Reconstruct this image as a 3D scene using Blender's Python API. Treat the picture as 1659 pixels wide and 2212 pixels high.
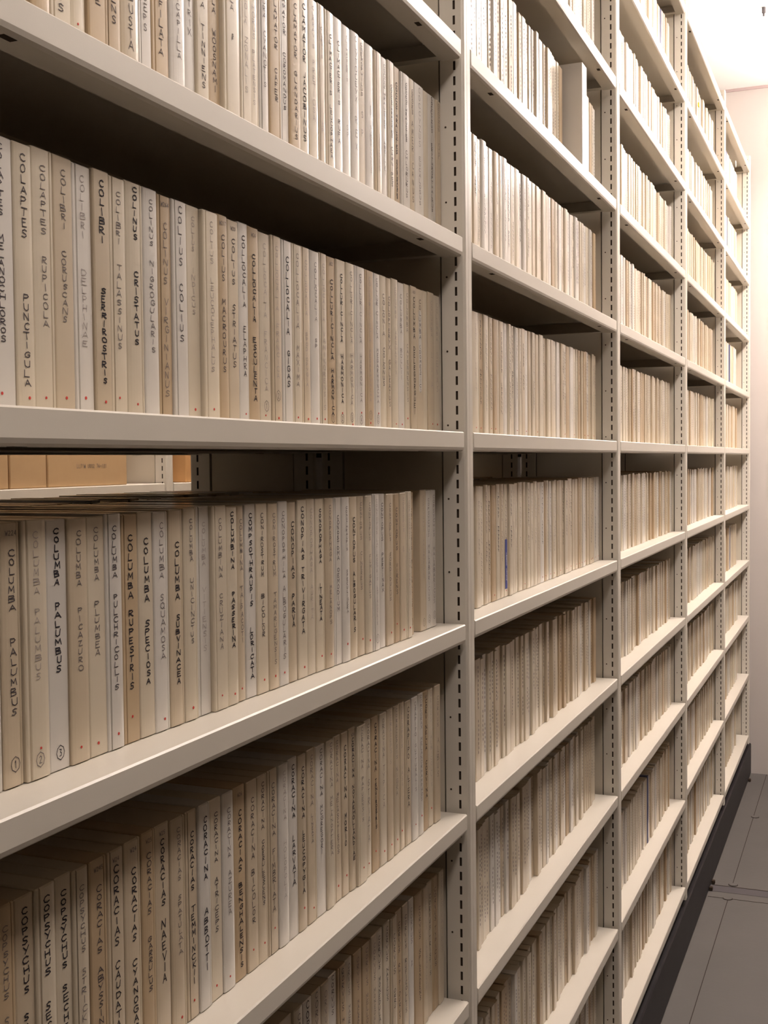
import bpy, math, random
from mathutils import Vector, Matrix
random.seed(7)
for o in list(bpy.data.objects): bpy.data.objects.remove(o)
SC = bpy.context.scene
COL = SC.collection
ZO = 1.56                      # height of the middle shelf level above the floor
P = 1.064                      # bay pitch
STEP = .26
CEIL = 3.26

# ---------------------------------------------------------------- camera
cam_d = bpy.data.cameras.new('camera'); cam = bpy.data.objects.new('camera', cam_d); COL.objects.link(cam)
cam_d.sensor_fit = 'VERTICAL'; cam_d.sensor_height = 36.0; cam_d.sensor_width = 27.0
cam_d.lens = 2572.4015 * 36.0 / 2212.0
cam_d.clip_start = .02
yaw, pit, rol = .3841, -.0428, -.011
F = Vector((math.cos(yaw)*math.cos(pit), math.sin(yaw)*math.cos(pit), math.sin(pit)))
R = Vector((math.sin(yaw), -math.cos(yaw), 0)); U = R.cross(F)
R2 = R*math.cos(rol) + U*math.sin(rol); U2 = -R*math.sin(rol) + U*math.cos(rol)
cam.matrix_world = Matrix(((R2.x, U2.x, -F.x, -.4629), (R2.y, U2.y, -F.y, -.4999), (R2.z, U2.z, -F.z, -.0379+ZO), (0, 0, 0, 1)))
SC.camera = cam

# ---------------------------------------------------------------- world, exposure, lamp strengths
w = bpy.data.worlds.new('world'); SC.world = w; w.use_nodes = True
w.node_tree.nodes['Background'].inputs[0].default_value = (1, .8, .6, 1)
w.node_tree.nodes['Background'].inputs[1].default_value = 0.0
SC.view_settings.view_transform = 'Standard'; SC.view_settings.look = 'None'
SC.view_settings.gamma = 1.0; SC.view_settings.use_curve_mapping = False
SC.view_settings.exposure = 2.3
SC.cycles.max_bounces = 10; SC.cycles.diffuse_bounces = 4; SC.cycles.glossy_bounces = 3
SC.cycles.sample_clamp_indirect = 4.0
SC.cycles.use_denoising = True
LAMPS = [(4.60,-.70,1.3,.24,11.5,'ceiling tube lamp near the end wall'),(2.5,-.70,1.4,.24,6.0,'ceiling tube lamp over the middle of the aisle'),(.0,-.72,1.2,.24,3.6,'added unseen tube lamp brightening the near end of the aisle'),(2.0,.80,1.5,.2,6.3,'ceiling tube lamp over the rear aisle')]               # (x centre, y, length, width, strength) of the lamps; the near-end one is added to brighten the nearest bay
HANG = .30
LAMP_COL = (1.0, .88, .815)

# ---------------------------------------------------------------- materials
def mat(name, col, rough=.5, spec=.5, noise=None, coat=0, metal=0, bump=0, rnd=0, gloss_noise=0):
    m = bpy.data.materials.new(name); m.use_nodes = True
    nt = m.node_tree; b = nt.nodes['Principled BSDF']
    b.inputs['Base Color'].default_value = (*col, 1); b.inputs['Roughness'].default_value = rough
    b.inputs['Specular IOR Level'].default_value = spec; b.inputs['Metallic'].default_value = metal
    b.inputs['Coat Weight'].default_value = coat; b.inputs['Coat Roughness'].default_value = .16
    if noise or bump or gloss_noise:
        tc = nt.nodes.new('ShaderNodeTexCoord')
        vec = tc.outputs['Object']
        if rnd:
            oi = nt.nodes.new('ShaderNodeObjectInfo'); ad = nt.nodes.new('ShaderNodeVectorMath'); ad.operation = 'ADD'
            sc = nt.nodes.new('ShaderNodeMath'); sc.operation = 'MULTIPLY'; sc.inputs[1].default_value = 37.0
            nt.links.new(oi.outputs['Random'], sc.inputs[0]); nt.links.new(vec, ad.inputs[0]); nt.links.new(sc.outputs[0], ad.inputs[1])
            vec = ad.outputs[0]
    if noise:
        scale, amt, c2 = noise
        n = nt.nodes.new('ShaderNodeTexNoise'); n.inputs['Scale'].default_value = scale; n.inputs['Detail'].default_value = 5
        nt.links.new(vec, n.inputs['Vector'])
        r = nt.nodes.new('ShaderNodeMapRange'); r.inputs[1].default_value = .35; r.inputs[2].default_value = .75
        r.inputs[3].default_value = 0; r.inputs[4].default_value = amt
        nt.links.new(n.outputs['Fac'], r.inputs[0])
        mx = nt.nodes.new('ShaderNodeMix'); mx.data_type = 'RGBA'
        mx.inputs[6].default_value = (*col, 1); mx.inputs[7].default_value = (*c2, 1)
        nt.links.new(r.outputs[0], mx.inputs[0]); out = mx.outputs[2]
        if rnd:
            hv = nt.nodes.new('ShaderNodeHueSaturation')
            mr = nt.nodes.new('ShaderNodeMapRange'); mr.inputs[3].default_value = 1-rnd; mr.inputs[4].default_value = 1+rnd
            nt.links.new(oi.outputs['Random'], mr.inputs[0]); nt.links.new(mr.outputs[0], hv.inputs['Value'])
            nt.links.new(out, hv.inputs['Color']); out = hv.outputs[0]
        nt.links.new(out, b.inputs['Base Color'])
    if bump:
        n2 = nt.nodes.new('ShaderNodeTexNoise'); n2.inputs['Scale'].default_value = bump[0]; n2.inputs['Detail'].default_value = 3
        nt.links.new(vec, n2.inputs['Vector'])
        bp = nt.nodes.new('ShaderNodeBump'); bp.inputs['Strength'].default_value = bump[1]; bp.inputs['Distance'].default_value = bump[2]
        nt.links.new(n2.outputs['Fac'], bp.inputs['Height']); nt.links.new(bp.outputs[0], b.inputs['Normal'])
    return m
M = {}
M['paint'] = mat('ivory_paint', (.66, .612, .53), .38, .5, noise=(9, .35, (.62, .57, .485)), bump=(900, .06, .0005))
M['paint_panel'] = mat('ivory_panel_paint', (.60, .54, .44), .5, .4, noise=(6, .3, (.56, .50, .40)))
M['slot'] = mat('slot_dark', (.05, .035, .025), .9, .1)  # painted shade inside slots, holes and seams; also real dark rubber and connectors
M['plinth'] = mat('dark_plinth', (.011, .0085, .0100), .5, .3, noise=(14, .6, (.026, .021, .023)))
M['floor'] = mat('grey_floor', (.115, .105, .096), .6, .3, noise=(5, .5, (.095, .088, .08)), bump=(60, .15, .002))
M['rail'] = mat('floor_rail', (.085, .075, .078), .5, .35, noise=(20, .5, (.07, .062, .065)))
M['seam'] = mat('seam_dark', (.04, .03, .025), .9, .1)
M['wall'] = mat('wall_plaster', (.55, .50, .465), .9, .2, noise=(3, .3, (.525, .475, .44)), bump=(250, .1, .001))
M['wall_dark'] = mat('unseen_wall_dark', (.11, .085, .06), .9, .2)  # unseen walls, coloured dark to cut the bounce light
M['ceiling'] = mat('ceiling_white', (.88, .87, .85), .9, .2, noise=(2, .2, (.85, .84, .82)))
M['trim'] = mat('trim_buff', (.46, .36, .35), .8, .2)
BOXCOL = {'w': ((.68, .64, .58), (.63, .59, .525)), 'c': ((.65, .57, .44), (.59, .51, .385)),
          'b': ((.59, .495, .36), (.52, .425, .30)), 't': ((.50, .38, .24), (.43, .315, .195)), 'n': ((.06, .08, .20), (.05, .06, .16))}
TONES = 'wcbtn'
for k, (a, b) in BOXCOL.items():
    M['box_'+k] = mat('box_card_'+k, a, .45, .45, noise=(16, .8, b), coat=.55 if k != 't' else .12, bump=(24, .25, .0015), rnd=.06)
M['boxside'] = mat('box_card_side', (.22, .17, .125), .8, .2, noise=(20, .6, (.17, .13, .095)))
INK = {0: (.36, .31, .29), 1: (.17, .145, .145), 2: (.075, .062, .07), 3: (.022, .018, .026)}
for k, c in INK.items(): M['ink%d' % k] = mat('pen_ink_%d' % k, c, .7, .2)
M['ink_red'] = mat('red_dot_ink', (.55, .06, .05), .7, .2)
M['blue'] = mat('blue_label', (.03, .05, .28), .5, .4)
M['white_ink'] = mat('label_white', (.6, .6, .65), .6, .3)
M['yellow'] = mat('yellow_sticker', (.85, .70, .05), .5, .4)
M['cardboard'] = mat('brown_cardboard', (.52, .35, .19), .85, .15, noise=(30, .4, (.47, .31, .165)))
M['cardboard2'] = mat('orange_cardboard', (.56, .31, .13), .85, .15, noise=(30, .4, (.5, .27, .11)))
M['lamp_body'] = mat('lamp_body_white', (.8, .8, .78), .4, .4)
def emis(name, col, s):
    m = bpy.data.materials.new(name); m.use_nodes = True; nt = m.node_tree
    nt.nodes.remove(nt.nodes['Principled BSDF']); e = nt.nodes.new('ShaderNodeEmission')
    e.inputs[0].default_value = (*col, 1); e.inputs[1].default_value = s
    nt.links.new(e.outputs[0], nt.nodes['Material Output'].inputs[0]); return m

# ---------------------------------------------------------------- mesh helpers
class MB:
    def __init__(s): s.v = []; s.f = []; s.m = []
    def poly(s, pts, mi=0):
        n = len(s.v); s.v += [tuple(p) for p in pts]; s.f.append(list(range(n, n+len(pts)))); s.m.append(mi)
    def box(s, x0, x1, y0, y1, z0, z1, mi=0, bev=0):
        if bev:
            b = bev
            prof = [(x0+b, y0), (x1-b, y0), (x1, y0+b), (x1, y1-b), (x1-b, y1), (x0+b, y1), (x0, y1-b), (x0, y0+b)]
            ins = [(min(max(px, x0+b), x1-b), min(max(py, y0+b), y1-b)) for px, py in prof]
            rings = [(ins, z0), (prof, z0+b), (prof, z1-b), (ins, z1)]
            s.loft([[(px, py, z) for px, py in pr] for pr, z in rings], mi); return
        n = len(s.v)
        s.v += [(x0,y0,z0),(x1,y0,z0),(x1,y1,z0),(x0,y1,z0),(x0,y0,z1),(x1,y0,z1),(x1,y1,z1),(x0,y1,z1)]
        for q in ((3,2,1,0),(4,5,6,7),(0,1,5,4),(1,2,6,5),(2,3,7,6),(3,0,4,7)): s.f.append([n+i for i in q]); s.m.append(mi)
    def loft(s, rings, mi=0, caps=True, mif=None):
        n = len(s.v); k = len(rings[0])
        for r in rings: s.v += r
        for j in range(len(rings)-1):
            for i in range(k):
                a = n+j*k+i; b = n+j*k+(i+1) % k
                s.f.append([a, b, b+k, a+k]); s.m.append(mif(i) if mif else mi)
        if caps:
            s.f.append([n+i for i in range(k)][::-1]); s.m.append(mi if not mif else mif(-1))
            s.f.append([n+(len(rings)-1)*k+i for i in range(k)]); s.m.append(mi if not mif else mif(-1))
    def cyl(s, c, r, h, axis=2, seg=16, mi=0):
        rings = []
        for t in (0, h):
            rr = []
            for i in range(seg):
                a = 2*math.pi*i/seg; u, v = r*math.cos(a), r*math.sin(a)
                rr.append({2: (c[0]+u, c[1]+v, c[2]+t), 0: (c[0]+t, c[1]+u, c[2]+v), 1: (c[0]+v, c[1]+t, c[2]+u)}[axis])
            rings.append(rr)
        s.loft(rings, mi)
    def mesh(s, name, mats):
        me = bpy.data.meshes.new(name); me.from_pydata(s.v, [], s.f); me.update()
        for m in mats: me.materials.append(M[m] if isinstance(m, str) else m)
        for p, i in zip(me.polygons, s.m): p.material_index = i
        return me
    def obj(s, name, mats, parent=None, loc=(0,0,0)):
        o = bpy.data.objects.new(name, s.mesh(name, mats)); COL.objects.link(o); o.location = loc
        if parent: o.parent = parent
        return o
def empty(name, loc=(0,0,0)):
    o = bpy.data.objects.new(name, None); COL.objects.link(o); o.location = loc; return o
def tag(o, label, cat, group=None, kind=None):
    o['label'] = label; o['category'] = cat
    if group: o['group'] = group
    if kind: o['kind'] = kind
    return o
def structure(mb, name, mats, label=None):
    o = mb.obj(name, mats); o['kind'] = 'structure'
    if label: o['label'] = label
    return o

# ---------------------------------------------------------------- room
XW, XB, YR, YL = 5.46, -2.2, -1.40, 2.0
b = MB(); b.box(XB, XW, YR, YL, -.05, 0); structure(b, 'floor', ['floor'], 'grey-brown sheet floor of the aisle')
b = MB(); b.box(XB, XW, YR, YL, CEIL, CEIL+.05); structure(b, 'ceiling', ['ceiling'], 'bright white ceiling')
b = MB(); b.box(XW, XW+.1, YR, YL, 0, CEIL); structure(b, 'wall_far', ['wall'], 'plain pinkish cream end wall of the aisle')
b = MB(); b.box(XB-.1, XB, YR, YL, 0, CEIL); structure(b, 'wall_back', ['wall_dark'])
b = MB(); b.box(XB, XW, YR-.1, YR, 0, CEIL); structure(b, 'bounce_wall_right', ['wall_dark'])  # unseen stand-in wall, added to shape light bouncing across the aisle
b = MB(); b.box(XB, XW, YL, YL+.1, 0, CEIL); structure(b, 'wall_left', ['wall'])
b = MB(); b.box(XW-.008, XW, YR, YL, CEIL-.012, CEIL); structure(b, 'trim_1', ['trim'], 'thin pinkish line where end wall meets ceiling')
# floor panel seams, the carriage rail let into the floor and its cap discs
b = MB()
b.box(3.852, XW-.01, -.0715, -.0695, .0005, .0012); b.box(XB+.1, 3.728, -.0715, -.0695, .0005, .0012)
b.box(3.846, 3.850, YR+.05, -.003, .0005, .0015); b.box(3.727, 3.7285, YR+.05, -.003, .0005, .0012)
b.obj('trim_2', ['seam'])['kind'] = 'structure'
r = MB(); r.box(3.786, 3.846, YR+.05, YL-.1, .0003, .0009, 0); ro = r.obj('floor_rail', ['rail'])
tag(ro, 'dark metal carriage rail let into the grey floor across the aisle', 'rail')
def disc(x, y, label):
    d = MB(); d.cyl((0, 0, 0), .0165, .0008, 2, 24, 1); d.cyl((0, 0, .0008), .0145, .0012, 2, 24, 0)
    tag(d.obj('floor_plug', ['floor', 'seam'], loc=(x, y, .0006)), label, 'plug', 'round plugs in the floor')
disc(3.872, -.073, 'round grey floor plug just beyond the dark rail')
disc(3.729, -.069, 'round grey floor plug on the near side of the dark rail')
disc(4.734, -.077, 'round grey floor plug nearest the end wall')

# ---------------------------------------------------------------- ceiling lamps
def lamp(x, y, L, W, s, label):
    r = empty('fluorescent_lamp', (x, y, CEIL-HANG))
    for q in (-1, 1):
        k = MB(); k.cyl((q*L*.35, 0, -.001), .006, HANG, 2, 10); k.obj('hanging_rod', ['lamp_body'], r)
    h = MB(); h.box(-L/2, L/2, -.03, .03, -.045, -.0005, 0, .004); h.obj('housing', ['lamp_body'], r)
    m = emis('diffuser_glow', LAMP_COL, s)
    t = MB(); t.box(-L/2+.03, L/2-.03, -W/2, W/2, -.105, -.0455, 0, .012); t.obj('diffuser', [m], r)
    for q in (-1, 1):
        e = MB(); e.box(q*(L/2-.015)-.0145, q*(L/2-.015)+.0145, -W/2, W/2, -.106, -.0455, 0, .003); e.obj('end_cap', ['lamp_body'], r)
    tag(r, label, 'lamp', 'ceiling tube lamps')
for x, y, L, W, s, lab in LAMPS: lamp(x, y, L, W, s, lab)
h = MB(); h.cyl((0, 0, -.022), .007, .0215, 2, 12); h.cyl((0, 0, -.034), .0035, .012, 2, 10)
tag(h.obj('ceiling_hook', ['rail'], loc=(4.44, -.126, CEIL)), 'tiny grey fitting on the bright white ceiling', 'ceiling fitting')
def curl(x, y, z):
    b = MB(); pts = []
    for i in range(40):
        a = i/39*4*math.pi; r = .010+.004*i/39
        pts.append((x+r*math.cos(a), y, z+r*math.sin(a)+.006*i/39))
    for p, q in zip(pts, pts[1:]):
        d = Vector((q[0]-p[0], 0, q[2]-p[2])).normalized(); n = Vector((-d.z, 0, d.x))*.0014
        ring = lambda c: [(c[0]+n.x, y-.001, c[2]+n.z), (c[0]+n.x, y+.001, c[2]+n.z), (c[0]-n.x, y+.001, c[2]-n.z), (c[0]-n.x, y-.001, c[2]-n.z)]
        b.loft([ring(p), ring(q)])
    return b
tag(curl(0, 0, 0).obj('plastic_curl', ['lamp_body'], loc=(4.985, .030, ZO+4*STEP+.183+.012)), 'small white curl of plastic on the boxes of the farthest top row', 'plastic tie')

# ---------------------------------------------------------------- racks
ZG = {0: -4.145, 1: -4.145, 2: -4.145, 3: -4.057, 4: -4.057}
def levels(bay):               # heights of shelf tops above the floor
    L = [ZO + STEP*k for k in (5, 4, 3, 2, 1, 0, -1, -2, -3)]
    return L + [ZO + STEP*ZG[bay], ZO + STEP*-5.177]
def shelf_mesh(x0, x1, depth, flip=False):
    b = MB()
    d = depth
    prof = [(.0015, 0), (0, -.0015), (0, -.0205), (.0012, -.0240), (.0040, -.0260), (.0270, -.0260), (.0270, -.0250), (.0045, -.0250),
            (.0022, -.0235), (.0012, -.0205), (.0012, -.0012), (d-.0012, -.0012), (d-.0012, -.0205), (d-.0045, -.0250), (d-.0270, -.0250),
            (d-.0270, -.0260), (d-.0040, -.0260), (d-.0012, -.0240), (d, -.0205), (d, -.0015), (d-.0015, 0)]
    b.loft([[(x0, y, z) for y, z in prof], [(x1, y, z) for y, z in prof]])
    for xa, xb in ((x0, x0+.0012), (x1-.0012, x1)):
        b.box(xa, xb, .0012, d-.0012, -.0245, -.0012)
    b.box(x0+.0012, x0+.016, .027, d-.027, -.0245, -.0235); b.box(x1-.016, x1-.0012, .027, d-.027, -.0245, -.0235)
    for xs in (x1-.147, x0+.112):
        for ya in (.0055, d-.0115):
            b.box(xs, xs+.013, ya, ya+.006, -.02625, -.0258, 1)  # raised dark plates painted as the shade in the flange slots
    return b
def upright_mesh(x0, yf, depth, zb, zt, dots=True):
    b = MB(); x1 = x0+.0315; cw = .0335
    for side in (0, 1):
        ya, yb = (yf, yf+cw) if side == 0 else (yf+depth-cw, yf+depth)
        if side == 0: sl = (ya+.0115, ya+.0147)
        else: sl = (yb-.0147, yb-.0115)
        bv = .0035; fa, fb = (ya+bv, yb) if side == 0 else (ya, yb-bv)
        # slotted face (towards the camera) with openings backed by dark plates painted as inner shade
        b.poly([(x0, fa, zb), (x0, fa, zt), (x0, sl[0], zt), (x0, sl[0], zb)])
        b.poly([(x0, sl[1], zb), (x0, sl[1], zt), (x0, fb, zt), (x0, fb, zb)])
        z = zb; k = math.ceil((zb-(ZO+.0097)+.0059)/.02)
        while True:
            zc = ZO+.0097+.02*k; za, zz = zc-.0059, zc+.0059
            if zz > zt-.004: break
            b.poly([(x0, sl[0], z), (x0, sl[0], za), (x0, sl[1], za), (x0, sl[1], z)])
            b.poly([(x0+.002, sl[0]-.001, za-.001), (x0+.002, sl[0]-.001, zz+.001), (x0+.002, sl[1]+.001, zz+.001), (x0+.002, sl[1]+.001, za-.001)], 1)
            z = zz; k += 1
        b.poly([(x0, sl[0], z), (x0, sl[0], zt), (x0, sl[1], zt), (x0, sl[1], z)])
        # front with rounded edges, far side, back
        if side == 0:
            pr = [(x0, ya+bv), (x0+.0010, ya+.0011), (x0+bv, ya), (x0+.0135, ya), (x0+.0140, ya+.0004), (x0+.0145, ya), (x1-bv, ya), (x1-.001, ya+.0011), (x1, ya+bv), (x1, yb), (x0, yb)]
        else:
            pr = [(x0, ya), (x1, ya), (x1, yb-bv), (x1-.001, yb-.0011), (x1-bv, yb), (x0+bv, yb), (x0+.001, yb-.0011), (x0, yb-bv)]
        n = len(pr)
        for i in range(n - 1):
            (p, q), (s, t) = pr[i], pr[i+1]
            b.poly([(p, q, zb), (s, t, zb), (s, t, zt), (p, q, zt)])
        b.poly([(p, q, zt) for p, q in pr]); b.poly([(p, q, zb) for p, q in pr][::-1])
        ys = (ya+cw, ya+cw+.0026) if side == 0 else (yb-cw-.0012, yb-cw)
        b.box(x0+.009, x0+.022, ys[0]+.0001, ys[1]-.0001, zb+.001, zt-.003, 1)  # dark strip painted as the shade in the open column seam
        if dots:
            yd = ya+.0262 if side == 0 else yb-.0262
            k = math.ceil((zb-ZO)/.1)
            while ZO+.0095+.1*k < zt:
                if ZO+.0095+.1*k > zb+.01: b.cyl((x0-.0003, yd, ZO+.0095+.1*k), .0014, .0004, 0, 8, 1)  # dark disc painted as the shade in a round hole
                k += 1
    return b
def rack(name, yf, depth, zt, label, only=None, shift=0, n=6, lv=None):
    r = empty(name, (0, yf, 0))
    for i in range(n):
        x0 = i*P+.0105
        u = upright_mesh(x0, 0, depth, ZB, zt).obj('upright', ['paint', 'slot'], r)
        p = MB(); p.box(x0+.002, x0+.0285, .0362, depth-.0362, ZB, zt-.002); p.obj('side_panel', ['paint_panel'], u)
    for bay in range(n-1):
        L = lv if lv else levels(bay)
        for j, z in enumerate(L):
            sh = shelf_mesh(bay*P+.0445, (bay+1)*P, depth).obj('shelf', ['paint', 'slot'], r, (0, 0, z))
    q = MB(); q.box(0, XW-.012, .0, depth, 0.003, .150, 0, .004); q.box(0, XW-.03, .014, depth, .150, .185); q.obj('plinth', ['plinth'], r)
    return tag(r, label, 'shelving rack')
ZB = .170
DEP = .218
front = rack('shelving_rack', 0, DEP, ZO+1.352, 'long ivory steel shelving rack with slotted uprights and five open bays of boxes')
for x in (3.86, 3.79, 5.30):
    s = MB(); s.box(x-.007, x+.007, -.012, -.0002, .001, .014, 0, .002); s.obj('rubber_stop', ['slot'], front)
rear = rack('shelving_rack', .2265, .206, ZO+1.352, 'ivory steel rack standing back to back behind the long front rack')
for x in (1.09, 2.154):
    c = MB(); c.box(x-.012, x+.012, -.0075, -.0005, ZO-.032, ZO-.026); c.obj('connector', ['slot'], rear)
FY = 1.146
far = rack('shelving_rack', FY, .40, ZO+.70, 'ivory rack of cardboard cartons seen through the gap, beyond the rear aisle', n=5, lv=[ZO-.0885+.42, ZO-.0885, ZO-.0885-.42])
def carton(x0, x1, h, m, label, seam=None, marks=0, tape=0):
    z = ZO-.0880; d = .33
    r = empty('cardboard_carton', ((x0+x1)/2, FY+.008, z)); W = (x1-x0)/2
    c = MB(); c.box(-W, W, 0, d, 0, h, 0, .002); c.obj('body', [m], r)
    l = MB(); l.box(-W, -.0008, .0, d, h, h+.0025); l.box(.0008, W, 0, d, h, h+.0025); l.obj('lid_flap', [m], r)
    if seam: s = MB(); s.box(seam-.0006, seam+.0006, -.0006, 0, .01, h-.004); s.obj('fold_line', ['boxside'], r)
    if marks:
        s = MB(); x = marks
        for ch in 'LL71W U002 76-101': stroke_text(s, ch, x, .046, .0085, .005, .00045, -.0006); x += .0068
        s.obj('lettering', ['ink1'], r)
    tag(r, label, 'carton', 'cartons on the rack beyond')

# rows of the nearest bay: left edge, width (mm), card tone, ink, words with top and bottom (mm above shelf), dot, number, note, lid seam
ROW_C = [
(174,27,'w',2,[('COLAPTES',178,128),('MELANOCHLOROS',117,44)],10,0,'',''),
(201,20,'c',2,[('COLAPTES',176,117),('PUNCTIGULA',80,15)],8,0,'',''),
(221,24,'c',1,[('COLAPTES',173,123),('RUPICOLA',109,58)],9,0,'',''),
(245,23,'b',1,[('COLIBRI',175,131),('CORUSCANS',117,64)],10,0,'',''),
(268,23,'w',0,[('COLIBRI',176,128),('DELPHINAE',107,48)],11,0,'',''),
(291,21,'b',3,[('COLIBRI',177,128),('SERRIROSTRIS',96,22)],9,0,'',''),
(312,22,'c',1,[('COLIBRI',173,131),('TALASSINUS',117,50)],13,0,'',''),
(333,25,'c',3,[('COLINUS',181,138),('CRISTATUS',115,55)],9,0,'',''),
(359,21,'w',1,[('COLINUS',176,137),('NIGROGULARIS',127,51)],0,0,'',''),
(379,21,'t',1,[('COLINUS',161,109),('VIRGINIANUS',99,16)],0,0,'W264',''),
(400,23,'w',2,[('COLIUS',179,127),('COLIUS',114,63)],0,0,'',''),
(423,22,'c',0,[('COLIUS',174,143),('INDICUS',130,89)],8,0,'',''),
(446,26,'c',0,[('COLIUS',174,136),('LEUCOCEPHALUS',125,41)],9,0,'','L'),
(472,20,'t',2,[('COLIUS',167,124),('MACROURUS',110,42)],0,0,'W217',''),
(492,20,'b',2,[('COLIUS',167,123),('STRIATUS',107,48)],0,0,'W20',''),
(512,19,'w',2,[('COLLOCALIA',173,105),('ELAPHRA',89,41)],7,0,'',''),
(531,23,'t',3,[('COLLOCALIA',159,94),('ESCULENTA',81,19)],0,0,'W26',''),
(554,24,'c',0,[('COLLOCALIA',173,100),('FRANCICA',89,29)],7,('1',16),'',''),
(578,21,'b',0,[('COLLOCALIA',174,109),('FRANCICA',98,43)],5,('2',27),'',''),
(599,22,'w',3,[('COLLOCALIA',167,88),('GIGAS',74,36)],0,0,'',''),
(621,23,'c',1,[('COLLOCALIA',174,96),('MAXIMA',81,37)],7,0,'',''),
(644,21,'b',0,[('COLLOCALIA',170,112),('SPODIOPYGIA',96,39)],6,0,'',''),
(665,22,'w',1,[('COLLOCALIA',171,108),('SP',92,80)],7,0,'',''),
(688,19,'c',0,[('COLLOCALIA',173,110),('VANIKORENSIS',101,16)],7,0,'',''),
(707,22,'t',3,[('COLLURICINCLA',159,71),('HARMONICA',63,11)],0,('1',6),'W22',''),
(729,24,'c',3,[('COLLURICINCLA',168,92),('HARMONICA',80,25)],15,('2',7),'',''),
(753,23,'c',1,[('COLLURICINCLA',174,93),('HARMONICA',83,24)],3,('3',11),'',''),
(776,29,'w',1,[('COLLURICINCLA',175,95),('HARMONICA',84,28)],17,('4',8),'','L'),
(805,25,'t',0,[('COLLURICINCLA',175,99),('MEGARHYNCHA',92,30)],6,('1',15),'','L'),
(830,24,'w',1,[('COLLURICINCLA',177,105),('MEGARHYNCHA',95,29)],18,('2',11),'',''),
(854,21,'c',2,[('COLONIA',162,110),('COLONUS',98,51)],0,0,'',''),
(875,16,'b',2,[('COLOPTERYX',161,96),('GALEATUS',85,27)],0,0,'',''),
(891,21,'c',0,[('COLUMBA',174,135),('ARQUATRIX',121,67)],7,0,'',''),
(913,22,'w',1,[('COLUMBA',169,118),('BOLLII',102,62)],7,0,'',''),
(935,18,'c',1,[('COLUMBA',173,122),('CAYENNENSIS',109,35)],15,0,'',''),
(953,21,'b',3,[('COLUMBA',170,116),('DELEGORGUEI',108,20)],0,0,'W20',''),
(974,26,'b',2,[('COLUMBA',170,117),('(DOMESTIC)',111,49)],0,0,'pill',''),
(1000,17,'c',0,[],0,0,'',''),
(1017,24,'b',0,[('COLUMBA',173,124),('LIVIA',106,57)],10,0,'',''),
(1041,25,'c',0,[('COLUMBA',173,120),('OENAS',108,52)],10,0,'',''),
]
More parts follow.
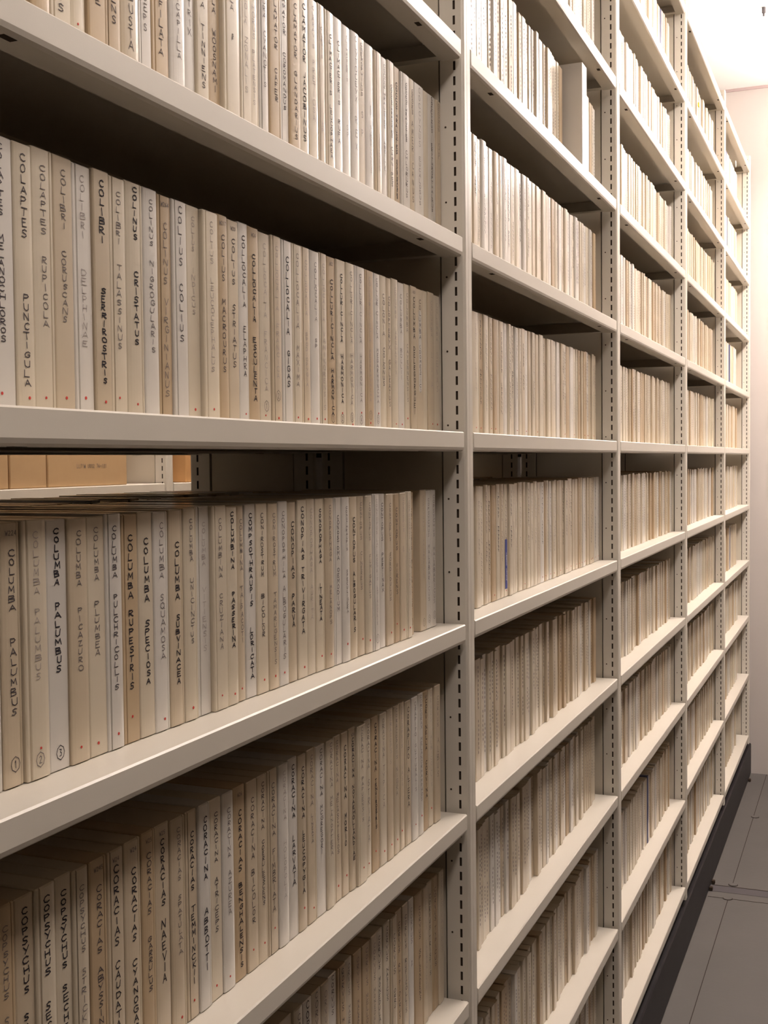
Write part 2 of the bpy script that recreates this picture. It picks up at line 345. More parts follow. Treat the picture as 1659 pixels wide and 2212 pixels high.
ROW_D = [
(161,21,'w',0,[],0,0,'',''),
(183,21,'b',2,[('COLUMBA',165,121),('PALUMBUS',104,49)],0,('1',16),'W224',''),
(204,26,'c',0,[('COLUMBA',176,130),('PALUMBUS',122,70)],22,('2',14),'','L'),
(230,24,'w',3,[('COLUMBA',177,134),('PALUMBUS',123,71)],0,('3',13),'',''),
(254,23,'b',1,[('COLUMBA',174,131),('PICAZURO',117,68)],12,0,'',''),
(277,23,'c',1,[('COLUMBA',175,133),('PLUMBEA',119,76)],10,0,'',''),
(299,22,'w',2,[('COLUMBA',175,133),('PULCHRICOLLIS',122,46)],12,0,'',''),
(321,23,'t',3,[('COLUMBA',167,114),('RUPESTRIS',107,42)],21,0,'',''),
(344,22,'c',3,[('COLUMBA',163,109),('SPECIOSA',96,42)],0,0,'',''),
(365,22,'w',1,[('COLUMBA',174,126),('SQUAMOSA',115,59)],10,0,'',''),
(387,22,'b',3,[('COLUMBA',157,106),('SUBVINACEA',95,35)],0,0,'',''),
(409,22,'c',1,[('COLUMBA',175,137),('UNICINCTUS',124,66)],11,0,'',''),
(431,23,'w',0,[('COLUMBA',171,131),('VITIENSIS',114,56)],0,0,'',''),
(454,25,'c',1,[('COLUMBINA',173,118),('CRUZIANA',106,54)],13,0,'','L'),
(479,20,'c',3,[('COLUMBINA',178,124),('PASSERINA',105,52)],10,0,'',''),
(500,15,'b',1,[('COLUMBINA',170,121),('TALPACOTI',108,54)],12,0,'',''),
(515,21,'w',3,[('COMPSOTHRAUPIS',175,86),('LORICATA',67,17)],0,0,'',''),
(535,23,'c',2,[('CONIROSTRUM',174,112),('BICOLOR',97,54)],13,0,'',''),
(559,21,'b',1,[('CONIROSTRUM',173,110),('TAMARUGENSIS',96,24)],13,0,'',''),
(579,21,'w',1,[('CONOPOPHILA',174,106),('ALBOGULARIS',100,26)],13,0,'',''),
(600,20,'b',3,[('CONOPIAS',163,104),('PARVA',90,55)],0,0,'',''),
(621,22,'c',3,[('CONOPIAS',177,121),('TRIVIRGATA',115,45)],11,0,'',''),
(643,20,'c',0,[('CONOPOPHAGA',174,106),('AURITA',95,57)],0,0,'',''),
(663,22,'c',3,[('CONOPOPHAGA',173,114),('LINEATA',94,53)],16,0,'',''),
(685,22,'b',1,[('CONOPOPHAGA',176,114),('MELANOPS',90,47)],15,0,'',''),
(707,20,'w',2,[('CONOSTOMA',164,114),('OEMODIUM',107,58)],0,0,'',''),
(727,20,'w',1,[('CONOTHRAUPIS',173,123),('SPECULIGERA',103,54)],20,0,'',''),
(747,22,'b',3,[('CONTOPUS',160,108),('ALBOGULARIS',99,30)],0,0,'',''),
(769,22,'b',1,[('CONTOPUS',176,132),('CINEREUS',120,75)],19,0,'',''),
(791,19,'c',1,[('CONTOPUS',175,130),('FUMIGATUS',115,63)],15,0,'',''),
(810,20,'w',0,[('CONTOPUS',178,136),('LATIROSTRIS',132,82),('LATIROSTRIS',77,30)],0,('1',14),'',''),
(830,21,'w',2,[('CONTOPUS',173,127),('PERTINAX',114,66)],0,0,'',''),
(851,23,'b',1,[('CONTOPUS',172,125),('SORDIDULUS',113,53)],15,0,'',''),
(874,20,'t',2,[('CONTOPUS',166,112),('VIRENS',98,59)],23,0,'',''),
(895,20,'b',0,[('CONTOPUS',177,134),('SP',117,108)],13,0,'',''),
(914,20,'c',0,[('COPSYCHUS',173,124),('LUZONIENSIS',115,54)],13,0,'',''),
(935,20,'t',3,[('COPSYCHUS',162,108),('MALABARICUS',97,29)],0,('1',17),'W201',''),
(954,23,'c',0,[],0,0,'',''),
(978,23,'b',0,[('COPSYCHUS',177,129),('MALABARICUS',120,68)],0,('1',11),'',''),
(1000,19,'w',1,[('COPSYCHUS',173,121),('MALABARICUS',112,36)],0,('2',13),'',''),
(1019,19,'w',1,[('COPSYCHUS',177,120),('MALABARICUS',108,31)],0,('3',16),'',''),
]
ROW_E = [
(166,22,'t',1,[('COPSYCHUS',170,118),('SAULARIS',107,48)],0,0,'',''),
(189,21,'b',3,[('COPSYCHUS',175,112),('SAULARIS',100,40)],0,0,'',''),
(210,22,'c',3,[('COPSYCHUS',176,117),('SECHELLARUM',99,19)],0,0,'',''),
(232,20,'c',3,[('COPSYCHUS',173,113),('SECHELLARUM',103,22)],0,0,'',''),
(252,19,'c',1,[('COPSYCHUS',170,118),('STRICKLANDII',107,23)],0,0,'',''),
(271,22,'t',2,[('CORACIAS',163,109),('ABYSSINICUS',100,27)],0,0,'W245',''),
(294,22,'b',3,[('CORACIAS',171,106),('CAUDATA',95,40)],0,0,'W24',''),
(316,23,'b',3,[('CORACIAS',162,101),('CYANOGASTER',88,5)],0,0,'W24',''),
(339,20,'t',2,[('CORACIAS',167,115),('GARRULUS',98,51)],0,0,'W25',''),
(359,23,'b',3,[('CORACIAS',172,114),('NAEVIA',104,49)],0,0,'W25',''),
(382,23,'b',1,[('CORACIAS',175,128),('SPATULATA',117,64)],10,0,'','R'),
(405,19,'b',3,[('CORACIAS',165,112),('TEMMINCKII',100,30)],16,0,'',''),
(424,20,'w',3,[('CORACINA',173,115),('ABBOTTI',92,34)],0,0,'',''),
(444,21,'c',2,[('CORACINA',171,124),('ATRICEPS',112,61)],13,0,'',''),
(465,21,'w',1,[('CORACINA',169,122),('AZUREA',112,69)],13,0,'',''),
(486,23,'t',3,[('CORACIAS',161,102),('BENGHALENSIS',93,11)],0,0,'W26',''),
(510,21,'b',2,[('CORACINA',167,106),('BICOLOR',98,44)],20,0,'',''),
(530,21,'b',2,[('CORACINA',176,129),('COERULESCENS',120,55)],18,0,'',''),
(551,21,'b',2,[('CORACINA',170,116),('FIMBRIATA',105,41)],25,0,'',''),
(572,21,'w',0,[('CORACINA',177,126),('HOLOPOLIA',107,47)],0,0,'',''),
(593,21,'w',3,[('CORACINA',178,122),('LARVATA',106,53)],0,0,'',''),
(614,20,'b',3,[('CORACINA',171,116),('LEUCOPYGIA',105,38)],23,0,'',''),
(635,22,'b',1,[('CORACINA',178,123),('LINEATA',116,84)],15,0,'',''),
(657,23,'w',2,[('CORACINA',179,127),('MCGREGORI',119,65)],0,0,'',''),
(680,20,'c',1,[('CORACINA',181,131),('MELANOPTERA',123,57)],0,0,'',''),
(700,20,'b',1,[('CORACINA',179,131),('MELASCHISTOS',121,52)],17,0,'',''),
(720,18,'b',3,[('CORACINA',169,108),('MORIO',93,55)],22,0,'',''),
(739,19,'b',3,[('CORACINA',173,127),('NOVAEHOLLANDIAE',120,33)],0,0,'W26',''),
(757,25,'c',1,[('CORACINA',181,132),('PAPUENSIS',124,71)],18,0,'','L'),
(782,20,'c',1,[('CORACINA',180,126),('STRIATA',116,40)],16,0,'',''),
(802,24,'t',3,[('CORACINA',176,118),('TENUIROSTRIS',110,50)],24,0,'',''),
(826,22,'c',1,[('CORACINA',184,129),('TYPICA',121,68)],16,0,'',''),
(848,20,'b',0,[('CORACOPSIS',181,116)],18,0,'',''),
(869,17,'b',1,[('CORACOPSIS',181,117),('NIGRA',109,72)],18,0,'',''),
(886,20,'b',0,[('CORACOPSIS',185,127),('VASA',107,78)],24,0,'',''),
(906,21,'b',3,[('CORAPIPO',175,108),('ALTERA',99,47)],0,0,'',''),
(927,22,'w',1,[('CORAPIPO',184,132),('GUTTURALIS',124,62)],20,0,'',''),
(949,20,'w',1,[('CORCORAX',182,137),('MELANORHAMPHOS',128,44)],25,0,'',''),
(969,20,'t',3,[('CORVINELLA',173,105),('CORVINA',93,42)],0,0,'W20',''),
(989,19,'c',0,[('CORVUS',187,138),('ALBICOLLIS',122,52)],24,0,'',''),
(1008,23,'b',1,[('CORVUS',170,127),('ALBUS',115,59)],0,0,'',''),
]
ROW_F = [
(396,38,'b',1,[('CORVUS',206,181)],0,0,'',''),
(435,29,'b',1,[('CORVUS',189,164)],0,0,'',''),
(463,27,'b',1,[('CORVUS',189,150)],0,0,'',''),
(491,26,'t',1,[('CORVUS',185,137)],0,0,'',''),
(517,25,'b',1,[('CORVUS',177,124)],0,0,'',''),
(542,28,'t',1,[('CORVUS',174,110)],0,0,'',''),
(570,31,'b',1,[('CORVUS',175,123)],0,0,'',''),
(601,20,'c',2,[('CORVUS',179,120)],0,0,'',''),
(621,22,'w',3,[('CORVUS',183,120)],0,0,'',''),
(643,24,'b',2,[('CORVUS',183,124)],0,0,'',''),
(667,21,'b',1,[('CORVUS',184,128)],0,0,'',''),
(687,22,'w',2,[('CORVUS',182,137)],0,0,'',''),
(709,22,'t',2,[('CORVUS',182,132),('M',125,120)],0,0,'W2',''),
(731,20,'c',1,[('CORVUS',186,141),('MACRORHYNCHOS',131,57)],0,0,'',''),
(752,24,'t',1,[('CORVUS',185,137),('MACRORHYNCHOS',127,52)],0,0,'',''),
(776,26,'t',1,[('CORVUS',178,132),('MELLORI',124,73)],0,0,'',''),
(802,18,'b',1,[('CORVUS',175,129),('MONEDULA',121,68)],0,0,'',''),
(819,23,'c',2,[('CORVUS',176,134),('MONEDULA',126,70)],0,0,'',''),
(843,21,'c',2,[('CORVUS',179,135),('NASICUS',128,86)],0,0,'',''),
(863,21,'b',2,[('CORVUS',163,111),('ORRU',94,68)],0,0,'',''),
(884,22,'t',2,[('CORVUS',169,129),('RHIPIDURUS',117,45)],0,0,'',''),
(906,20,'b',2,[('CORVUS',171,126),('RUFICOLLIS',115,44)],0,0,'',''),
(926,19,'w',1,[('CORVUS',173,125),('SP',104,95)],0,0,'',''),
(945,33,'t',2,[('CORVUS',166,121),('SPLENDENS',109,40)],0,0,'',''),
(978,18,'b',0,[('CORVUS',173,124),('TASMANICUS',111,44)],0,0,'',''),
(996,21,'b',2,[('CORVUS',166,116),('TRISTIS',110,54)],0,0,'',''),
(1017,22,'t',2,[('CORVUS',168,121),('TYPICUS',115,58)],0,0,'',''),
(1039,19,'c',0,[('CORVUS',183,133),('VALIDUS',126,69)],0,0,'',''),
]
ROW_B = [
(226,21,'t',2,[('CISTICOLA',170,112),('LATERALIS',99,51)],0,0,'',''),
(247,24,'c',2,[('CISTICOLA',175,115),('NATALENSIS',102,26)],0,0,'',''),
(271,19,'c',1,[('CISTICOLA',179,121),('NANA',111,71)],25,0,'',''),
(291,22,'t',2,[('CISTICOLA',182,120),('LUGUBRE',96,46)],0,0,'',''),
(313,21,'t',2,[('CISTICOLA',182,126),('RUFESCENS',111,39)],0,0,'',''),
(334,26,'b',2,[('CISTICOLA',186,128),('ROBUSTA',92,26)],0,0,'',''),
(359,19,'w',1,[('CISTICOLA',189,134),('RUFICEPS',111,48)],0,0,'',''),
(378,25,'t',2,[('CISTICOLA',192,124),('RUFILATA',97,35)],0,0,'',''),
(403,24,'w',1,[('CISTICOLA',195,141),('RUFICAPILLA',114,40)],0,0,'',''),
(427,18,'w',1,[('CISTICOLA',197,145),('TEXTRIX',122,66)],0,0,'',''),
(445,20,'c',2,[('CISTICOLA',165,95),('TINNIENS',83,27)],0,0,'',''),
(465,23,'t',2,[('CISTICOLA',169,98),('WOOSNAMI',86,30)],0,0,'',''),
(488,30,'c',1,[('CISTICOLA',176,109),('SP',90,83)],0,0,'','L'),
(518,20,'c',0,[('CISTICOLA',169,105),('ZONALIS',96,43)],0,0,'','L'),
(537,23,'c',0,[('CISTOTHORUS',172,99),('PLATENSIS',90,38)],0,0,'',''),
(560,19,'w',1,[('CITTURA',171,125),('CYANOTIS',115,60)],0,0,'',''),
(579,24,'t',2,[('CLAMATOR',157,102),('CAFER',86,52)],0,0,'',''),
(603,19,'w',2,[('CLAMATOR',174,124),('COROMANDUS',108,50)],0,0,'',''),
(622,24,'t',2,[('CLAMATOR',163,107),('GLANDARIUS',96,26)],0,0,'',''),
(646,22,'c',3,[('CLAMATOR',171,110),('JACOBINUS',102,30)],0,0,'',''),
(668,23,'c',0,[('CLARAVIS',176,131),('PRETIOSA',121,56)],0,0,'',''),
(691,17,'b',0,[('CLARAVIS',161,127),('SP',61,49)],0,0,'',''),
(708,23,'c',2,[('CLIMACTERIS',160,94),('LEUCOPHAEA',85,27)],0,0,'',''),
(731,23,'w',2,[('CLIMACTERIS',160,90),('RUFA',76,48)],0,0,'',''),
(754,23,'w',0,[('CLIMACTERIS',173,122),('SP',76,60)],0,0,'',''),
(777,22,'w',1,[('CLYTOCEYX',180,105),('REX',93,49)],0,0,'',''),
(799,19,'b',1,[('CNEMOPHILUS',179,118),('SP',108,66)],0,0,'',''),
(819,26,'w',0,[('CNIPODECTES',114,103),('SUBBRUNNEUS',92,36)],0,0,'',''),
(844,21,'b',0,[('COCCOTHRAUSTES',87,44)],0,0,'',''),
(865,21,'w',1,[('COCCOTHRAUSTES',175,98),('ABEILLEI',84,43)],0,0,'',''),
(885,19,'c',2,[('COCCOTHRAUSTES',156,92),('CARNIPES',82,33)],0,0,'',''),
(904,22,'t',3,[('COCCOTHRAUSTES',165,77),('COCCOTHRAUSTES',71,23)],0,0,'',''),
(927,30,'w',2,[('COCCOTHRAUSTES',172,98),('CHLORURUS',89,29)],0,0,'',''),
(956,18,'b',2,[('COCCYZUS',170,138),('AMERICANUS',132,27)],0,0,'',''),
(974,33,'w',1,[('COCCYZUS',180,103),('EUCALOSUS',92,29)],0,0,'',''),
(1007,19,'c',0,[],0,0,'',''),
(1026,30,'w',2,[('COCCYZUS',182,134),('ERYTHROPTHALMUS',121,30)],0,0,'',''),
(1056,17,'b',1,[('COCCYZUS',184,141),('SP',128,103)],0,0,'',''),
]

# ---------------------------------------------------------------- pen lettering: one-stroke capitals on a 4 x 6 grid
G = {'A': '0,0 2,6 4,0;1,2.2 3.2,2.2', 'B': '0,0 0,6 3,5.8 3.4,4.4 0.2,3.2 3.6,2.6 3.8,.8 0,0', 'C': '3.8,5 2.6,6 1,5.2 .2,3 .8,.8 2.6,0 3.8,.8',
     'D': '.3,0 .3,6 2.6,5.4 3.8,3 2.8,.6 .3,0', 'E': '3.4,6 .3,6 .3,0 3.6,0;.3,3.2 2.8,3.2', 'F': '3.6,6 .3,6 .3,0;.3,3.2 2.8,3.2',
     'G': '3.8,5 2.4,6 .8,5 .2,3 .8,.8 2.6,0 3.8,1.2 3.8,2.8 2.4,2.8', 'H': '.3,0 .3,6;3.7,0 3.7,6;.3,3 3.7,3', 'I': '2,0 2,6', 'J': '3,6 3,1.2 2,0 .8,.6',
     'K': '.3,0 .3,6;3.6,6 .4,2.8 3.8,0', 'L': '.4,6 .4,0 3.4,0', 'M': '.1,0 .5,6 2,2 3.5,6 3.9,0', 'N': '.3,0 .3,6 3.7,0 3.7,6',
     'O': '2,6 .6,5 .2,3 .8,.6 2.2,0 3.6,1 3.8,3.4 3,5.4 2,6', 'P': '.4,0 .4,6 2.8,5.8 3.5,4.4 2.4,3 .4,2.8', 'Q': '2,6 .4,4.6 .4,1.4 2,0 3.6,1.4 3.6,4.6 2,6;2.4,1.6 4,-.4',
     'R': '.4,0 .4,6 2.8,5.8 3.4,4.4 2.4,3.2 .5,3 3.7,0', 'S': '3.6,5.2 2.2,6 .8,5 1,3.6 3,2.6 3.4,1.2 2,0 .4,.6', 'T': '.2,6 3.8,6;2,6 2,0',
     'U': '.3,6 .4,1.4 1.8,0 3.4,1 3.7,6', 'V': '.2,6 2,0 3.8,6', 'W': '0,6 1,0 2,4 3,0 4,6', 'X': '.2,0 3.8,6;.2,6 3.8,0', 'Y': '.2,6 2,3;3.8,6 1.4,0',
     'Z': '.4,6 3.6,6 .4,0 3.8,0', '(': '2.8,6.6 1,4.6 1,1.4 2.8,-.6', ')': '1.2,6.6 3,4.6 3,1.4 1.2,-.6', '-': '.6,3 3.4,3',
     '0': '2,6 .6,4.6 .6,1.4 2,0 3.4,1.4 3.4,4.6 2,6', '1': '1.2,5 2.2,6 2.2,0', '2': '.6,5 2,6 3.4,5 3,3.4 .5,0 3.7,0', '3': '.6,6 3.2,5.6 1.6,3.4 3.4,2.4 3,.4 .6,0',
     '4': '2.8,0 2.8,6 .4,2 3.8,2', '5': '3.4,6 .8,6 .6,3.4 3,3.4 3.4,1.4 2,0 .4,.4', '6': '3,6 1,4 .5,1.6 2,0 3.4,1.4 2.4,3 .6,2.2', '7': '.4,6 3.6,6 1.4,0',
     '@': '2,6.8 .2,5.4 -.4,3 .2,.6 2,-.8 3.8,.6 4.4,3 3.8,5.4 2,6.8'}
GL = {k: [[tuple(float(c) for c in q.split(',')) for q in s.split()] for s in v.split(';')] for k, v in G.items()}
def line(b, p, q, hw, y, mi=0):
    dx, dz = q[0]-p[0], q[1]-p[1]; L = math.hypot(dx, dz) or 1e-6; dx /= L; dz /= L
    ex, ez = dx*hw, dz*hw; nx, nz = -dz*hw, dx*hw
    b.poly([(p[0]-ex-nx, y, p[1]-ez-nz), (q[0]+ex-nx, y, q[1]+ez-nz), (q[0]+ex+nx, y, q[1]+ez+nz), (p[0]-ex+nx, y, p[1]-ez+nz)], mi)
def stroke_text(b, ch, x, z, h, wd, hw, y, mi=0, jit=0):
    """one letter centred on x, z, height h, width wd"""
    rn = random.random
    sl = (rn()-.5)*.25*jit; sx = 1+(rn()-.5)*.3*jit; sz = 1+(rn()-.5)*.25*jit; ox = (rn()-.5)*.12*wd*jit
    for st in GL.get(ch, []):
        pts = [(x+ox+((px-2)/4*sx+sl*(pz-3)/6)*wd, z+(pz-3)/6*h*sz) for px, pz in st]
        for p, q in zip(pts, pts[1:]): line(b, p, q, hw, y, mi)
HB = .183
def box_profile(w, d, seam, hi=True, bulge=0):
    h = w/2-.0004; r = .0012
    if not hi: return [(-h+r, 0), (h-r, 0), (h, r), (h, d), (-h, d), (-h, r)]
    pr = [(-h+.0004, .0004), (-h+r, 0)]
    if seam == 'L': pr = [(-h+.0004, .0004), (-h+.0010, .0), (-h+.0030, 0), (-h+.0034, .0012), (-h+.0042, .0012), (-h+.0046, .0001)]
    if bulge: pr += [(h*t, -bulge*(1-t*t)) for t in (-.6, -.3, 0, .3, .6)]
    if seam == 'R': pr += [(h-.0044, .0001), (h-.0040, .0012), (h-.0033, .0012), (h-.0029, 0)]
    return pr + [(h-r, 0), (h-.0004, .0004), (h, r), (h, d-r), (h-r, d), (-h+r, d), (-h, d-r), (-h, r)]
def box_mesh(b, w, d, h, seam, ms, mside, hi=True, off=(0, 0, 0), skew=0, bulge=0):
    pr = box_profile(w, d, seam, hi, bulge); k = len(pr)
    cx = lambda p, s: (p[0]*s if abs(p[0]) > 0 else 0)
    ox, oy, oz = off
    def ring(z, ins):
        return [(ox+max(min(px, w/2-.0004-ins), -(w/2-.0004-ins)), oy+px*skew+max(min(py, d-ins), ins if ins else -9), oz+z) for px, py in pr]
    zs = [(0, .0008), (.0008, 0), (h-.0009, 0), (h, .0009)] if hi else [(0, 0), (h, 0)]
    front_n = sum(1 for p in pr if p[1] < .0013)
    def mif(i):
        if i < 0: return mside
        return ms if (pr[i][1] < .0014 and pr[(i+1) % k][1] < .0014) else mside
    b.loft([ring(z, i) for z, i in zs], 0, True, mif)
TN = {'w': 'off-white', 'c': 'cream', 'b': 'buff', 't': 'tan', 'n': 'navy'}
IN = {0: 'faint', 1: 'grey', 2: 'dark', 3: 'bold'}
seen = {}
def uniq(label):
    seen[label] = seen.get(label, 0)+1
    return label
def text_box(xc, w, yf, z0, e, row, prev):
    tone, ink, words, dot, num, note, seam = e[2:9]
    h = HB+random.uniform(-.0012, .0008)
    bg = random.choice([.0002, .0005, .0008])
    b = MB(); box_mesh(b, w, .170, h, seam if seam else random.choice(['', 'L', 'R', '']), 0, 1, bulge=bg)
    lean = random.uniform(-.0015, .0015)
    o = b.obj('tape_box', ['box_'+tone, 'box_'+tone], None, (xc, yf, z0+.0004)); o.rotation_euler = (random.uniform(0, .004), lean, random.uniform(-.003, .003))
    t = MB(); yy = -bg-.0003
    hw = {0: .00026, 1: .00030, 2: .00035, 3: .00046}[ink]
    any_ink = False
    for wd, za, zb in words:
        za, zb = za/1000, zb/1000
        n = len(wd)
        pitch = (za-zb)/n
        for i, ch in enumerate(wd):
            zc = za-pitch*(i+.5)
            if zc > h-.004 or zc < .003: continue
            any_ink = True
            stroke_text(t, ch, random.uniform(-.0005, .0005), zc, min(pitch*.68, .0076), min(.0060, w*.29, pitch*.92), hw, yy, 0, 1)
    if num:
        zc = max(num[1]/1000, .009); nb = MB()
        stroke_text(nb, '@', 0, zc, .0085, .0075, .00028, yy); stroke_text(nb, num[0], 0, zc, .0050, .0030, .00030, yy)
        nb.obj('circled_number', ['ink%d' % max(1, ink)], o)
    if note.startswith('W'):
        nb = MB()
        for i, ch in enumerate(note): stroke_text(nb, ch, (i-(len(note)-1)/2)*.0030, h-.0075, .0032, .0024, .00025, yy)
        nb.obj('number_mark', ['ink1'], o)
    if any_ink: t.obj('lettering', ['ink%d' % ink], o)
    if dot:
        q = MB(); q.cyl((random.uniform(-.002, .002), -bg-.0004, dot/1000), .0009+.0004*random.random(), .0003, 1, 10); q.obj('colour_dot', ['ink_red'], o)
    if note == 'pill':
        q = MB(); W = .0055
        pts = [(W*math.cos(a), -bg-.00015, (.055 if math.sin(a) < 0 else .150)+W*math.sin(a)) for a in [2*math.pi*i/24 for i in range(24)]]
        q.poly(pts[::1]); q.obj('paper_label', ['box_w'], o)
    txt = ' '.join(x[0] for x in words)
    if txt:
        lab = '%s tape box lettered %s%s in %s pen, %s' % (TN[tone], txt, {'1': ' one', '2': ' two', '3': ' three', '4': ' four'}[num[0]] if num else '', IN[ink], row)
    else: lab = '%s tape box with blank spine beside %s, %s' % (TN[tone], prev, row)
    if len(lab.split()) > 16: lab = lab.replace(' in %s pen' % IN[ink], '')
    tag(o, lab, 'tape box', 'tape boxes on the shelves')
    seen.setdefault(lab, []).append(o)
    return o
ORD = {1: 'first', 2: 'second', 3: 'third'}
RN = {'B': (1, 'nearest bay, top row'), 'C': (0, 'nearest bay, second row'), 'D': (-1, 'nearest bay, third row'), 'E': (-2, 'nearest bay, fourth row'), 'F': (-3, 'nearest bay, bottom row')}
for key, rows in (('B', ROW_B), ('C', ROW_C), ('D', ROW_D), ('E', ROW_E), ('F', ROW_F)):
    lv, rn = RN[key]; prev = 'the left edge'
    for e in rows:
        if key == 'D' and not e[4] and e[0] > 900: continue
        x0, w = e[0]/1000, e[1]/1000
        xc = x0+w/2
        yf = (.045-.018*xc if key in 'DE' else .040-.006*xc)+random.uniform(-.0012, .0012)
        if e[8] == 'L': yf -= .0022
        if key == 'D' and e[0] > 930: yf += .006
        text_box(xc, w, yf, ZO+lv*STEP, e, rn, prev)
        prev = e[4][-1][0] if e[4] else prev
for lab, os_ in list(seen.items()):
    if len(os_) > 1:
        lab = lab.replace(' in bold pen', '').replace(' in grey pen', '').replace(' in dark pen', '').replace(' in faint pen', '')
        names = ['leftmost one', 'second one', 'third one', 'fourth one', 'fifth one', 'sixth one', 'seventh one']
        for i, o in enumerate(os_): o['label'] = lab + ', ' + names[min(i, 6)]
# ---------------------------------------------------------------- second bay: three rows as single boxes
XC2 = [1108,1128,1152,1177,1203,1221,1258,1283,1306,1327,1346,1365,1389,1412,1433,1455,1475,1496,1518,1541,1563,1584,1609,1638,1668,1692,1717,1744,1772,1801,1825,1855,1886,1907,1928,1950,1966,1983,2000,2017,2034,2052,2070,2087]
XD2 = [1108,1130,1152,1180,1208,1227,1250,1271,1294,1312,1338,1359,1379,1405,1424,1446,1465,1491,1513,1537,1559,1584,1611,1639,1657,1675,1695,1715,1731,1748,1774,1793,1818,1843,1863,1884,1911,1930,1948,1971,1990,2010,2037,2066,2096,2122]
def rand_bounds(x0, x1, rng, lo=.0175, hi=.0245):
    xs = [x0]
    while xs[-1] < x1-lo: xs.append(xs[-1]+rng.uniform(lo, hi))
    if xs[-1] > x1: xs.pop()
    return xs
def marks(b, rng, w, h, ink, y, mi=0, n=None, dot=True, ox=0, oz=0, simple=False):
    """illegible small pen letters down a spine, as they look from here"""
    ztop = h-rng.uniform(.010, .030); words = [rng.randint(6, 11), rng.randint(4, 10)]
    tot = sum(words)+2; pitch = min(rng.uniform(.0055, .0075), (ztop-.025)/tot); z = ztop
    hw = {0: .00035, 1: .00042, 2: .0005, 3: .00065}[ink]
    for k, nn in enumerate(words):
        for i in range(nn):
            a = rng.uniform(.0018, .0030)
            if simple:
                xx = ox+rng.uniform(-.001, .001); hh = pitch*.28
                b.poly([(xx-.0013, y, oz+z-hh), (xx+.0013, y, oz+z-hh), (xx+.0013, y, oz+z+hh), (xx-.0013, y, oz+z+hh)], mi)
            else:
                p0 = (ox-a*rng.uniform(.4, 1), oz+z+pitch*.33); p1 = (ox+a*rng.uniform(-.3, 1), oz+z+pitch*rng.uniform(-.1, .3)); p2 = (ox+a*rng.uniform(-.8, .8), oz+z-pitch*.33)
                line(b, p0, p1, hw, y, mi); line(b, p1, p2, hw, y, mi)
            z -= pitch
        z -= pitch*2
NUM = 'first second third fourth fifth sixth seventh eighth ninth tenth eleventh twelfth thirteenth fourteenth fifteenth sixteenth seventeenth eighteenth nineteenth twentieth'.split()
def nth(i):
    if i < 20: return NUM[i]
    t = ['', '', 'twenty', 'thirty', 'forty', 'fifty'][(i+1)//10]; r = (i+1) % 10
    return t+'-'+NUM[r-1] if r else {20: 'twentieth', 30: 'thirtieth', 40: 'fortieth', 50: 'fiftieth'}[i+1]
rng = random.Random(11)
def bay2_row(lv, xs, rn, yy=.039):
    for i in range(len(xs)-1):
        w = (xs[i+1]-xs[i]) if isinstance(xs[i], float) else (xs[i+1]-xs[i])/1000
        x0 = xs[i] if isinstance(xs[i], float) else xs[i]/1000
        tone = rng.choice('wwccccbbbt'); ink = rng.choice([0, 0, 1, 1, 2, 3]); h = HB+rng.uniform(-.002, .001)
        blue = (lv == -1 and i == 12)
        if lv == 0 and i == 2: tone, ink = 'w', 3
        b = MB(); bg = rng.choice([.0002, .0005, .0008]); box_mesh(b, w, .168, h, rng.choice(['', 'L', 'R', '']), 0, 1, bulge=bg)
        o = b.obj('tape_box', ['box_'+tone, 'box_'+tone], None, (x0+w/2, yy+rng.uniform(-.002, .002), ZO+lv*STEP+.0004))
        o.rotation_euler = (0, rng.uniform(-.001, .001), rng.uniform(-.003, .003))
        t = MB(); marks(t, rng, w, h, ink, -bg-.0003); t.obj('lettering', ['ink%d' % ink], o)
        if rng.random() < .35:
            q = MB(); q.cyl((0, -bg-.0004, .010), .0010, .0003, 1, 8); q.obj('colour_dot', ['ink_red'], o)
        if blue:
            q = MB(); q.box(-.0050, .0050, -bg-.0006, -.0002, .013, .093, 0)
            bl = q.obj('blue_label', ['blue'], o)
            q = MB(); marks(q, rng, w, .100, 2, -bg-.0008); q.obj('label_print', ['white_ink'], bl)
        tag(o, 'tape box with long blue label on its spine, second bay, below eye level' if blue else
            '%s tape box, %s from the left, second bay, %s' % (TN[tone], nth(i), rn), 'tape box', 'tape boxes on the shelves')
bay2_row(0, XC2, 'first row above eye level')
bay2_row(-1, XD2, 'first row below eye level', .037)
bay2_row(1, rand_bounds(1.120, 2.105, rng, .019, .026), 'second row above eye level')

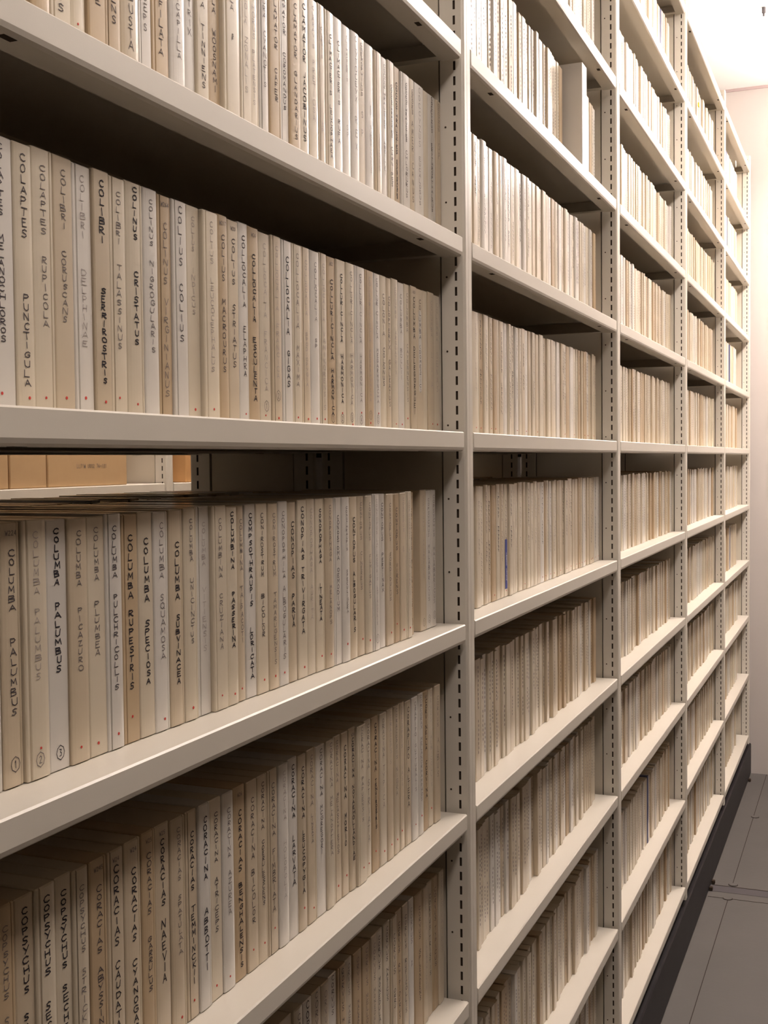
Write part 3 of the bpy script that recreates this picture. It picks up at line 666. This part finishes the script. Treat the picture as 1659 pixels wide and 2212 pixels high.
# ---------------------------------------------------------------- all the remaining rows: one object
rng = random.Random(5)
B = MB()
mats = ['box_w', 'box_c', 'box_b', 'box_t', 'box_n', 'ink1', 'ink2', 'yellow']
def fill(x0, x1, z, yf, facing=-1, endgap=.0, mk=True, wmul=1):
    xs = rand_bounds(x0, x1-endgap, rng, .0155*wmul, .0265*wmul)
    for a, c in zip(xs, xs[1:]):
        t = rng.choice([0, 0, 1, 1, 1, 1, 2, 2, 2, 3]); h = HB+rng.uniform(-.003, .0015)
        if x0 > 2*P and rng.random() < .006: t = 4
        w = c-a-.0003-(.0014 if rng.random() < .4 else 0); y = yf+rng.uniform(-.004, .004)
        box_mesh(B, w, .165, h, '', t, t, False, ((a+c)/2, y, z+.0004), rng.uniform(-.03, .03))
        if mk and rng.random() < .85: marks(B, rng, w, h, 1, y-.0006, rng.choice([5, 5, 6]), ox=(a+c)/2, oz=z, simple=True)
for bay in range(1, 5):
    for j, z in enumerate(levels(bay)):
        if j == 0: continue
        lv = 5-j
        if bay == 1 and lv in (1, 0, -1): continue
        if bay == 1 and lv == 4: continue
        eg = rng.choice([.0, .004, .01, .02])
        if bay == 4: eg = .12+rng.uniform(0, .08)
        if bay == 1 and lv == 2:
            fill(bay*P+.054, 1.800, z, .036); fill(1.862, (bay+1)*P-.02, z, .036)
            box_mesh(B, .040, .16, .196, '', 0, 0, False, (1.835, .004, z+.0004)); continue
        fill(bay*P+.054, (bay+1)*P-.004, z, {0: .039}.get(lv, .040), endgap=eg, mk=bay < 4)
B.box(3.730, 3.744, .0345-.006, .0325, ZO+1.150, ZO+1.163, 7)
# back-to-back rack: one row shows through the gap, others added unseen to block light
for bay in range(0, 5):
    for z in levels(bay)[1:]:
        fill(bay*P+.056, (bay+1)*P-.004, z, .262, mk=False, wmul=(1 if bay < 2 and abs(z-ZO+STEP) < .01 else 3))
o = B.obj('tape_box', mats)
tag(o, 'the many small cream and tan tape boxes filling all the more distant rows', 'tape boxes', 'tape boxes on the shelves', 'stuff')

# ---------------------------------------------------------------- cartons on the rack beyond the rear aisle
carton(1.30, 1.545, .27, 'cardboard', 'brown cardboard carton at the far left edge of the gap')
carton(1.549, 1.670, .25, 'cardboard', 'narrow brown cardboard carton with an upright fold, seen through the gap', seam=.0)
carton(1.674, 1.975, .26, 'cardboard', 'wide brown cardboard carton with faint pen writing, seen through the gap', marks=-.045)
carton(2.245, 2.56, .26, 'cardboard2', 'orange-brown cardboard carton just right of the white post in the gap', marks=0)
